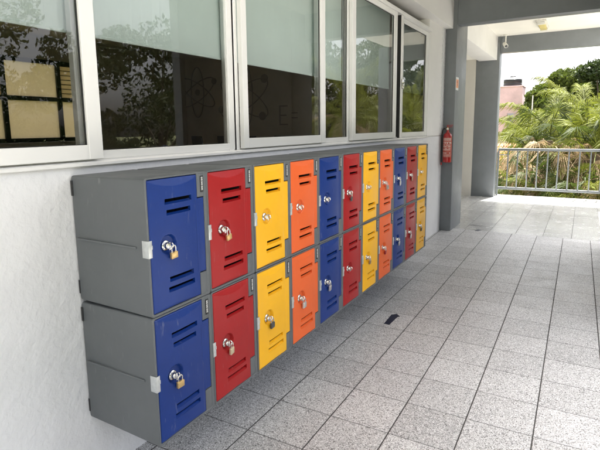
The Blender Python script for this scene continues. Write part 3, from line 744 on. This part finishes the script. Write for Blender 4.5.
def trunk(t, h, r0, r1, m='pbark', lean=(0, 0), z0=0):
    n = 14; bm = NB(); random.seed(int(h*100))
    pts = [(lean[0]*(k/n)**1.6, lean[1]*(k/n)**1.6, z0+(h-z0)*k/n) for k in range(n+1)]; tube(bm, pts, [r0+(r1-r0)*(k/n)+.012*(k % 2) for k in range(n+1)], 12)
    fin('trunk', bm, m, t, smooth=60)
def palm_fan(loc, h, label, seed, n=26, pet=.85, rad=.56, dead=12, m='leafp', cat='palm tree'):
    rnd = random.Random(seed); t = thing('fan_palm', label, cat, (loc[0], loc[1], GZ), 'palms growing beyond the railing'); H = h-GZ
    trunk(t, H-.12, .11, .08)
    bm = NB()
    for i in range(n):
        k = i/n; leaf_fan(bm, Vector((0, 0, H-.05+.15*(1-k))), i*2.4+rnd.uniform(-.3, .3), math.radians(82-105*k+rnd.uniform(-8, 8)), pet*rnd.uniform(.8, 1.15), rad*rnd.uniform(.85, 1.1), rnd=rnd, fold=.5)
    fin('crown', bm, m, t, 'leaf')
    if dead:
        bm = NB()
        for i in range(dead): leaf_fan(bm, Vector((0, 0, H-.25)), i*2.4+rnd.uniform(-.3, .3), math.radians(38-90*rnd.random()), pet*rnd.uniform(.7, 1.15), rad*rnd.uniform(.8, 1.1), n=26, rnd=rnd, dead=True)
        fin('dry_fronds', bm, 'dead', t, 'leaf')
    return t
def palm_feather(loc, h, label, seed, n=18, L_=2.3, lw=.5, dead=6, stems=1, m='leafy', spread=(85, -25)):
    rnd = random.Random(seed); t = thing('feather_palm', label, 'palm tree', (loc[0], loc[1], GZ), 'palms growing beyond the railing'); H = h-GZ
    for s in range(stems):
        a = s*2.1; off = (0, 0) if s == 0 else (.55*math.cos(a), .55*math.sin(a))
        hs = H-(.35*s); trunk(t, hs, .09, .055, lean=off)
        bm = NB()
        for i in range(n):
            k = i/n; frond_pinnate(bm, Vector((off[0], off[1], hs-.05)), i*2.4+rnd.uniform(-.3, .3), math.radians(spread[0]+(spread[1]-spread[0])*k+rnd.uniform(-8, 8)), L_*rnd.uniform(.8, 1.1), lw, droop=rnd.uniform(1.1, 2.1), rnd=rnd)
        fin('crown', bm, m, t, 'leaf')
        if dead:
            bm = NB()
            for i in range(dead): frond_pinnate(bm, Vector((off[0], off[1], hs-.2)), rnd.uniform(0, 6.28), math.radians(40-85*rnd.random()), L_*.75, lw*.7, droop=2.2, rnd=rnd)
            fin('dry_fronds', bm, 'dead', t, 'leaf')
    return t
def tree(loc, h, rad, label, seed, m='leafd', leaves=9000, ls=.13, rz=None, base=GZ, group='broadleaf trees around the yard'):
    rnd = random.Random(seed); t = thing('tree', label, 'tree', (loc[0], loc[1], base), group); H = h-base; rz = rz or rad*.8
    bm = NB(); cz = H-rz*.95
    tube(bm, [(0, 0, 0), (.08, .05, cz*.35), (0, .1, cz*.7), (.05, 0, cz)], [.28, .22, .18, .12], 10)
    cl = []
    for k in range(int(26+rad*6)):
        a = rnd.uniform(0, 6.28); u = rnd.uniform(-.75, 1); q = math.sqrt(max(0, 1-u*u))*rnd.uniform(.55, 1.0)
        c = Vector((math.cos(a)*q*rad, math.sin(a)*q*rad, cz+u*rz*.95)); cl.append((c, rnd.uniform(.22, .42)*rad*.8))
        if k < 14: tube(bm, [(0, .05, cz*.72), (c.x*.4, c.y*.4, (cz*.72+c.z)/2), tuple(c)], [.09, .05, .02], 6)
    fin('trunk', bm, 'bark', t, smooth=60)
    bm = NB()
    for k in range(leaves):
        c, r_ = cl[rnd.randrange(len(cl))]
        v = Vector((rnd.gauss(0, 1), rnd.gauss(0, 1), rnd.gauss(0, 1))).normalized()*r_*rnd.uniform(.55, 1.08)**.6; v.z *= .7
        p = c+v; a = Vector((rnd.gauss(0, 1), rnd.gauss(0, 1), rnd.gauss(0, .6)+.2)).normalized(); b = a.orthogonal().normalized(); c2 = a.cross(b)
        th = rnd.uniform(0, 6.28); b, c2 = b*math.cos(th)+c2*math.sin(th), c2*math.cos(th)-b*math.sin(th); s = ls*rnd.uniform(.6, 1.3)
        bm.faces.new([bm.verts.new(x) for x in (p-b*s, p+c2*s*.45, p+b*s, p-c2*s*.45)])
    fin('crown', bm, m, t, 'leaf'); return t
# palms seen over the railing
palm_feather((1.25, 16.6), 1.0, 'yellow green feather palm rising highest above the railing at left of the clump', 11, n=24, L_=2.5, lw=.6, spread=(62, -10))
palm_feather((2.65, 16.0), .95, 'yellow green feather palm with arching fronds at the right edge of the photo', 12, n=24, L_=2.5, lw=.6, spread=(62, -10))
palm_feather((2.0, 18.6), 1.35, 'yellow green feather palm at the back of the clump in the middle', 13, n=20, L_=2.5, lw=.6, spread=(64, -10))
palm_feather((.95, 17.5), -.8, 'shorter yellow green feather palm at the left of the clump', 14, n=16, L_=1.7, lw=.42, spread=(88, 0), dead=6)
palm_fan((.95, 14.9), .35, 'fan palm with a beard of dry fronds beside the far pillar', 21, n=10, dead=32)
palm_fan((1.25, 14.3), 1.15, 'fan palm with many dry fronds in the middle above the railing', 22, n=8, dead=44)
palm_fan((2.05, 14.0), 1.0, 'mostly dry fan palm between the middle and the right edge above the railing', 38, n=8, dead=36)
palm_fan((2.3, 13.8), .85, 'bright green fan palm close behind the railing at right', 23, n=22, dead=12, m='leafy')
palm_fan((1.75, 15.4), .3, 'low fan palm in shade below the railing top', 24, n=24, dead=10)
palm_fan((.95, 13.4), -.15, 'low fan palm with straw coloured dead fronds at the railing foot', 25, n=14, dead=26, pet=.7)
palm_fan((1.95, 13.0), -.30, 'straw coloured dead fan palm low behind the railing at right', 26, n=10, dead=34, pet=.75)
palm_fan((-.15, 16.6), -1.1, 'green fan palm in front of the orange roof', 27, n=18, dead=18)
palm_fan((3.0, 14.6), .9, 'fan palm partly cut off by the right edge of the photo', 28, n=20, dead=12)
palm_fan((.35, 19.0), -.1, 'green fan palm below the pink tower', 29, n=22, dead=14, pet=1.0)
palm_fan((1.35, 16.0), -.6, 'dark green fan palm deep in the middle of the clump', 30, n=26, dead=8, pet=1.1)
palm_fan((2.6, 15.0), -.5, 'dark green fan palm deep in the clump at right', 31, n=26, dead=8, pet=1.1)
palm_fan((.75, 15.8), -.9, 'dark green fan palm deep in the clump at left', 32, n=26, dead=10, pet=1.1)
palm_feather((.95, 13.9), -.75, 'low yellow green feather palm close behind the left end of the railing', 33, n=18, L_=1.5, lw=.38, spread=(66, -10), dead=10)
palm_feather((1.6, 13.4), -.75, 'low feather palm with tan fronds close behind the middle of the railing', 34, n=16, L_=1.5, lw=.38, spread=(66, -10), dead=16)
palm_feather((2.4, 13.2), -.4, 'low feather palm close behind the railing at the right edge', 35, n=18, L_=1.6, lw=.4, spread=(66, -10), dead=10)
palm_feather((1.15, 15.2), .35, 'feather palm with a thick ring of dead tan fronds in the middle of the clump', 36, n=14, L_=1.7, lw=.4, spread=(66, 10), dead=22)
palm_feather((1.95, 15.0), .30, 'feather palm with hanging dead tan fronds right of the middle of the clump', 37, n=14, L_=1.7, lw=.4, spread=(66, 10), dead=22)
# broadleaf trees behind
tree((.85, 27), 3.65, 1.9, 'dense rounded tree with sunlit top behind the palms, left one', 41, 'leafm', 15000, .14, rz=3.2)
tree((2.75, 26), 3.95, 2.2, 'tallest dense dark tree behind the palms at the right edge', 42, 'leafd', 14000, .13, rz=3.6)
tree((3.0, 32), 4.3, 3.4, 'dark green tree standing between and behind the two rounded trees', 43, 'leafm', 14000, .17, rz=4.0)
tree((.3, 36), 2.4, 2.6, 'lower green tree seen right of the pink tower', 44, 'leafm', 9000, .18, rz=3.0)
tree((6.2, 30), 4.4, 3.6, 'broad dark tree just outside the right edge behind the palms', 45, 'leafd', 8000, .18, rz=4)
# yard on the open side, seen in the window glass
G2 = 'trees across the yard mirrored in the windows'
for i, (x, y, h, r_, m, lab_) in enumerate((
        (19, 3, 5.2, 4.2, 'leafd', 'large dark tree across the yard mirrored in the left window'), (20, 11, 7.6, 4.6, 'leafd', 'tall dark tree across the yard mirrored beside the first window post'),
        (16, 17, 6.6, 4.2, 'leafd', 'dark tree across the yard mirrored below the second blind'), (12, 24, 7.0, 3.6, 'leafd', 'tree across the yard mirrored in the middle window'),
        (9.5, 31, 8.0, 3.6, 'leafm', 'tall tree mirrored in the window next to the slid open sash'), (20, -6, 4.9, 4.5, 'leafd', 'low broad tree across the yard mirrored at the left photo edge'))):
    tree((x, y), h*.86, r_, lab_, 60+i, m, 20000, .13, rz=r_*1.1, group=G2)
palm_feather((5.2, 14.5), 1.7, 'yellow green palm in the yard mirrored in the middle panes', 71, n=18, L_=2.2, lw=.5, spread=(80, -10))
palm_feather((6.6, 19.5), 1.7, 'yellow green palm farther along the yard mirrored in the glass', 72, n=18, L_=2.2, lw=.5, spread=(80, -10))
palm_feather((4.3, 18.5), 1.6, 'yellow green palm mirrored in the far window panes', 73, n=18, L_=2.2, lw=.5, spread=(80, -10))

# ------------------------------------------------------------------ buildings beyond
pk = thing('pink_tower', 'small pale pink rendered tower house with an open window', 'building', (-1.45, 28, GZ))
H = 3.38-GZ; W0, W1 = -.62, .56
def pt(name, a, b, m='pink', bev=0): bm = NB(); box(bm, a, b, bev); return fin(name, bm, m, pk, smooth=35 if bev else None)
ZL, ZO0, ZO1 = 2.40-GZ, .75-GZ, 2.05-GZ
pt('wall', (W0, 0, 0), (W1, 1.3, ZO0)); pt('wall', (W0, 0, ZO1), (W1, .15, H)); pt('wall', (W0, 0, ZO0), (-.13, .15, ZO1)); pt('wall', (.20, 0, ZO0), (W1, .15, ZO1))
pt('wall', (W0, .15, ZO1), (W0+.12, 1.3, H)); pt('wall', (W1-.12, .15, ZO1), (W1, 1.3, H)); pt('roof', (W0+.12, .15, H-.15), (W1-.12, 1.3, H-.02))
pt('ledge', (W0-.05, -.05, ZL-.09), (W1+.05, -.002, ZL+.03), bev=.01); pt('parapet_cap', (W0-.03, -.03, H), (W1+.03, 1.33, H+.05), bev=.01)
wt = thing('water_tank', 'low black plastic water tank on top of the pink tower', 'water tank', (-1.45, 28.6, 3.43)); wt.scale = (1, 1, 1.25)
simple('tank_body', 'tank', wt, lambda bm: lathe(bm, [(.43, 0), (.45, .03), (.45, .11), (.44, .13), (.45, .15), (.45, .26), (.44, .30), (.30, .36), (.12, .38)], 32))
simple('lid', 'tank', wt, lambda bm: lathe(bm, [(.14, .375), (.14, .42), (.10, .44)], 20))
simple('rib', 'galv', wt, lambda bm: lathe(bm, [(.452, .29), (.40, .325), (.30, .362)], 32))
pl = thing('utility_pole', 'thin white pole between the pink tower and the palms', 'pole', (-.05, 24, GZ))
simple('shaft', 'offw', pl, lambda bm: tube(bm, [(0, 0, 0), (0, 0, 5.9)], [.03, .022], 8)); simple('crossarm', 'offw', pl, lambda bm: tube(bm, [(-.12, 0, 5.15), (.12, 0, 5.17)], .014, 6))
rh = thing('roofed_house', 'low house with a pinkish orange tiled roof behind the railing', 'house', (-1.1, 21, GZ))
simple('wall', 'pink', rh, lambda bm: box(bm, (-1.8, 0, 0), (.95, 3, 2.75), 0), None)
def rf(bm):
    for k in range(28):
        x0 = -2.0+k*.112
        for q in range(9):
            y0, y1 = -.3+q*.22, -.3+(q+1)*.22+.04; z0 = 2.65+q*.13; z1 = z0+.14
            vs = [bm.verts.new(c) for c in ((x0, y0, z0+.03), (x0+.112, y0, z0+.03), (x0+.112, y1, z1+.01), (x0, y1, z1+.01), (x0+.056, y0, z0+.075), (x0+.056, y1, z1+.05))]
            bm.faces.new((vs[0], vs[4], vs[5], vs[3])); bm.faces.new((vs[4], vs[1], vs[2], vs[5])); bm.faces.new((vs[0], vs[1], vs[4]))
simple('roof', 'roof', rh, rf, None)
simple('gable', 'pink', rh, lambda bm: box(bm, (-1.8, .6, 2.75), (.95, 2.6, 3.1), 0), None)
